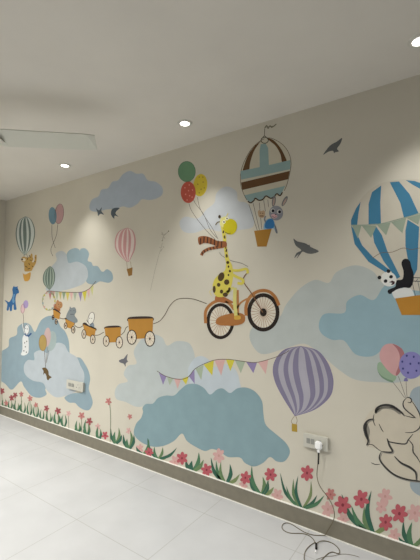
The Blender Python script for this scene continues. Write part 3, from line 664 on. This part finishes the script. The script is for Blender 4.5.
def socket(tl, br, label):
    a, c = W(*tl), W(*br); x0, x1, z0, z1 = a.x, c.x, c.z, a.z; w = x1-x0; h = z1-z0
    t = thing('wall_socket', label, 'wall socket', (x0+w/2, 0, z0))
    box('back_box', (x0, -0.022, z0), (x1, -0.0002, z1), M_plate, t, .003)
    box('cover_plate', (x0-.004, -0.027, z0-.004), (x1+.004, -0.022, z1+.004), M_plate, t, .002)
    for i in range(2):
        sx0 = x0 + w*(.12 + .19*i)
        box('switch', (sx0, -0.031, z0+h*.3), (sx0+w*.15, -0.0272, z0+h*.72), M_mod, t, .0015)
    fp = box('socket_face', (x0+w*.54, -0.0295, z0+h*.18), (x0+w*.9, -0.0272, z0+h*.85), M_plate, t, .001)
    for dx, dz in ((.72,.68), (.64,.38), (.80,.38)): 
        o = cyl('pin_hole', (x0+w*dx, -0.0297, z0+h*dz), .004, .001, M_hole, t)
        o.parent = fp; o.matrix_parent_inverse = Matrix.Identity(4)
    return x0, w, z0, h
socket((68.8,379.3), (84.8,391.3), 'ivory wall socket on the pale cloud at left')
x0, w, z0, h = socket((305.2,432.3), (328.6,450.2), 'large ivory wall socket with white plug in it, below the purple balloon')
px_, pz_ = x0+w*.68, z0+h*.42
t = thing('charger_plug', 'white plug pushed into the large wall socket', 'plug', (px_, -0.03, pz_))
box('plug_body', (px_-.022, -0.062, pz_-.024), (px_+.022, -0.0305, pz_+.024), M_plug, t, .007)
box('cable_relief', (px_-.009, -0.056, pz_-.046), (px_+.009, -0.040, pz_-.0245), M_plug, t, .003)
def tube(name, pts, r, m, parent=None):
    cu = bpy.data.curves.new(name, 'CURVE'); cu.dimensions = '3D'; cu.bevel_depth = r; cu.bevel_resolution = 3; cu.resolution_u = 8
    sp = cu.splines.new('NURBS'); sp.points.add(len(pts)-1)
    for q, p in zip(sp.points, pts): q.co = (p[0], p[1], p[2], 1)
    sp.use_endpoint_u = True; sp.order_u = 4; cu.use_fill_caps = True
    tmp = bpy.data.objects.new(name, cu); C.objects.link(tmp)
    me = bpy.data.meshes.new_from_object(tmp.evaluated_get(bpy.context.evaluated_depsgraph_get()))
    bpy.data.objects.remove(tmp); me.materials.append(m); me.name = name
    for p in me.polygons: p.use_smooth = True
    o = bpy.data.objects.new(name, me); C.objects.link(o)
    if parent is not None:
        o.parent = parent; o.matrix_parent_inverse = Matrix.Translation(parent.location).inverted()
    return o
t = thing('charging_cable', 'thin dark cable hanging from the plug and coiled on the floor', 'cable', (px_, -0.04, 0))
def WO(x, y, off):
    r = ray(x, y); k = (D-off)/r.y; return Vector((r.x*k, -off, CAMZ+r.z*k))
c0 = Vector((px_, -0.048, pz_-.046))
s1 = [c0, c0+Vector((0,0,-.05)), WO(317.5,465,.045)]
tube('black_cable_sleeve', [c0+Vector((0,0,-.001)), c0+Vector((-.001,0,-.03)), c0+Vector((-.004,.001,-.075))], .0055, M_black, t)
Fl = crop(270, 490, 5.25)
hang = [c0, c0+Vector((-.003,0,-.06)), WO(316.3,472,.04), WO(317.5,482,.035), WO(322,490,.03), WO(328,497,.03), WO(332.5,505,.03), WO(335,513,.03), WO(334,521,.03)]
R = .0026
floorpts = [H(x, y, R+.0005) for x, y in Fl((305,215),(280,232),(240,240),(190,228),(150,203),(110,170),(75,170),(58,190),(70,215),(110,230),(170,225),(215,240),(238,270),(243,300))]
floorpts = [Vector((p.x, min(p.y, -.022), p.z)) for p in floorpts]
tube('cable', hang + [Vector((floorpts[0].x+.02, -.03, .05))] + floorpts, R, M_cable, t)
loop2 = [H(x, y, R+.0005+(.007 if i in (0,1) else 0)) for i, (x, y) in enumerate(Fl((241,285),(255,268),(290,262),(345,285),(372,322),(360,342),(322,314),(275,362),(250,390),(190,400),(174,350),(190,305),(222,282),(240,274)))]
tube('cable_loop', loop2, R, M_cable, t)
q = H(*Fl((243,300))[0], R+.001)
tube('connector', [H(*Fl((243,282))[0], .009), H(*Fl((243,308))[0], .009)] , .0065, M_black, t)
tube('connector_tip', [H(*Fl((241,318))[0], .005), H(*Fl((240,330))[0], .005)], .0045, M_plug, t)
tube('thin_wire', [H(x, y, .0025) for x, y in Fl((243,365),(290,345),(330,352),(372,330),(430,340),(470,352))], .0012, M_cable, t)

# ------------------------------------------------------------------ downlights and fan
def emis(name, c, s):
    m = bpy.data.materials.new(name); m.use_nodes = True; nt_ = m.node_tree; nt_.nodes.clear()
    e_ = nt_.nodes.new('ShaderNodeEmission'); e_.inputs[0].default_value = c; e_.inputs[1].default_value = s
    o_ = nt_.nodes.new('ShaderNodeOutputMaterial'); nt_.links.new(e_.outputs[0], o_.inputs[0]); return m
M_lens = emis('lit_lens', (1, .97, .9, 1), 9.0)
M_ring = mat('white_metal_ring', (190,188,180), 0.4, noise=0, gain=1.2)
def revolve(name, prof, loc, m, parent, seg=40):
    v, f = [], []
    for i in range(seg):
        a_ = 2*math.pi*i/seg
        for r, z in prof: v.append((loc[0]+r*math.cos(a_), loc[1]+r*math.sin(a_), loc[2]+z))
    n = len(prof)
    for i in range(seg):
        j = (i+1) % seg
        for k in range(n-1): f.append((i*n+k, j*n+k, j*n+k+1, i*n+k+1))
    return obj(name, v, f, m, parent, True)
L = [H(64, 165, CEIL), H(185.5, 123.5, CEIL), H(420, 40.5, CEIL)]
ymean = sum(p.y for p in L)/3
print('LIGHTS', [tuple(round(c, 2) for c in p) for p in L], 'CEIL', CEIL, 'D', D, 'XL', XL)
PW = 9.0
def downlight(x, y, label, spot=60, r=.04, size=72):
    p = Vector((x, y, CEIL))
    t = thing('recessed_downlight', label, 'ceiling light', p, 'round recessed ceiling downlights')
    revolve('bezel', [(r*.8,-.0005), (r*.82,-.007), (r*1.25,-.006), (r*1.32,-.0005)], p, M_ring, t)
    revolve('lens', [(0.0005,-.010), (r*.5,-.0095), (r*.79,-.006), (r*.8,-.001)], p, M_lens, t)
    ld = bpy.data.lights.new('downlight_lamp', 'SPOT'); ld.energy = spot; ld.spot_size = math.radians(size); ld.spot_blend = 1.0
    ld.color = (1, .995, .955); ld.shadow_soft_size = .04
    lo = bpy.data.objects.new('downlight_lamp', ld); C.objects.link(lo); lo.location = p + Vector((0,0,-.03)); lo.parent = t; lo.matrix_parent_inverse = Matrix.Translation(t.location).inverted()
names = ['small lit round downlight nearest the far left corner', 'lit round downlight in the middle of the ceiling, above the green balloon', 'lit round downlight cut by the right edge of the photograph']
for p, n_ in zip(L, names): downlight(p.x, ymean, n_, 60 if p.x < -1 else 62, .045, 86)
for yy, pw_ in ((-2.1, 210), (-3.9, 130)):  # added rows out of view, put in to light wall, floor and ceiling
    for xx in (L[0].x-1.35, L[0].x, L[1].x, L[2].x, L[2].x+1.55):
        downlight(xx, yy, 'added unseen downlight that helps light the room', pw_*(2.4 if xx < L[0].x-.1 else .42 if xx < L[0].x+.1 else .85 if xx < L[2].x-.1 else .5), .045, 156)
downlight(L[2].x+1.55, ymean, 'added unseen downlight that helps light the room', 85, .045)  # one more added lamp, out of view past the right edge

M_fan = mat('fan_blade_paint', (190,190,180), 0.5, noise=0, gain=1.25)
ZF = CEIL - .28
a0, a1 = H(3, 138, ZF), H(96, 142.5, ZF)
dr = (a1-a0); dr.z = 0; Lb = dr.length; dr.normalize()
hubp = a0 - dr*.24
print('FAN', hubp, Lb)
t = thing('ceiling_fan', 'pale ceiling fan whose blade reaches in at the left under the ceiling', 'ceiling fan', hubp)
revolve('motor_housing', [(.001,.055),(.06,.055),(.11,.035),(.125,0),(.11,-.04),(.07,-.06),(.001,-.065)], hubp, M_fan, t)
revolve('down_rod', [(.013,.055),(.013,CEIL-ZF-.03)], hubp, M_fan, t, 16)
revolve('canopy', [(.02,CEIL-ZF-.09),(.05,CEIL-ZF-.03),(.06,CEIL-ZF-.001)], hubp, M_fan, t)
base_a = math.atan2(dr.y, dr.x)
for k in range(3):
    an = base_a + k*2*math.pi/3
    u = Vector((math.cos(an), math.sin(an), 0)); vv = Vector((-math.sin(an), math.cos(an), 0))
    rt, tip = .2, .24+Lb
    V, Fc = [], []
    N = 12
    for i in range(N+1):
        s_ = i/N; d_ = rt + (tip-rt)*s_; hw = (.075 - .012*s_) * (1 if 0 < i < N else .8)
        for sg in (-1, 1):
            for zz in (.003, -.003):
                V.append(hubp + u*d_ + vv*hw*sg + Vector((0, 0, zz - .026*sg)))
    for i in range(N):
        q = 4*i
        Fc += [(q, q+2, q+6, q+4), (q+1, q+5, q+7, q+3), (q, q+4, q+5, q+1), (q+2, q+3, q+7, q+6)]
    Fc += [(0,1,3,2), (4*N, 4*N+2, 4*N+3, 4*N+1)]
    bl = obj('blade', V, Fc, M_fan, t)
    V2 = []
    for d_, hw in ((.09,.02), (.24,.035)):
        for sg in (-1, 1):
            for zz in (-.002, .0): V2.append(hubp + u*d_ + vv*hw*sg + Vector((0,0,zz-.018)))
    obj('blade_bracket', V2, [(0,2,6,4),(1,5,7,3),(0,4,5,1),(2,3,7,6),(0,1,3,2),(4,6,7,5)], M_ring, bl)

# ------------------------------------------------------------------ added ambient fill through the unbuilt sides of the room
w_ = bpy.data.worlds.new('ambient_fill'); bpy.context.scene.world = w_; w_.use_nodes = True
w_.node_tree.nodes['Background'].inputs[0].default_value = (.93, .97, 1.0, 1)
w_.node_tree.nodes['Background'].inputs[1].default_value = .06

cam = bpy.data.cameras.new('camera'); co = bpy.data.objects.new('camera', cam); C.objects.link(co)
cam.sensor_fit = 'HORIZONTAL'; cam.sensor_width = 36; cam.lens = F/420*36; cam.clip_start = .05
co.location = (0, -D, CAMZ)
fw = ray(210, 280).normalized(); rt_ = (ray(310, 280)-ray(210, 280)).normalized(); up = (ray(210, 180)-ray(210, 280)).normalized()
co.matrix_world = Matrix.Translation(co.location) @ Matrix((rt_, up, -fw)).transposed().to_4x4()
sc_ = bpy.context.scene; sc_.camera = co
sc_.view_settings.view_transform = 'Standard'; sc_.view_settings.look = 'None'
sc_.view_settings.exposure = -0.46; sc_.view_settings.gamma = 1.0; sc_.view_settings.use_curve_mapping = False
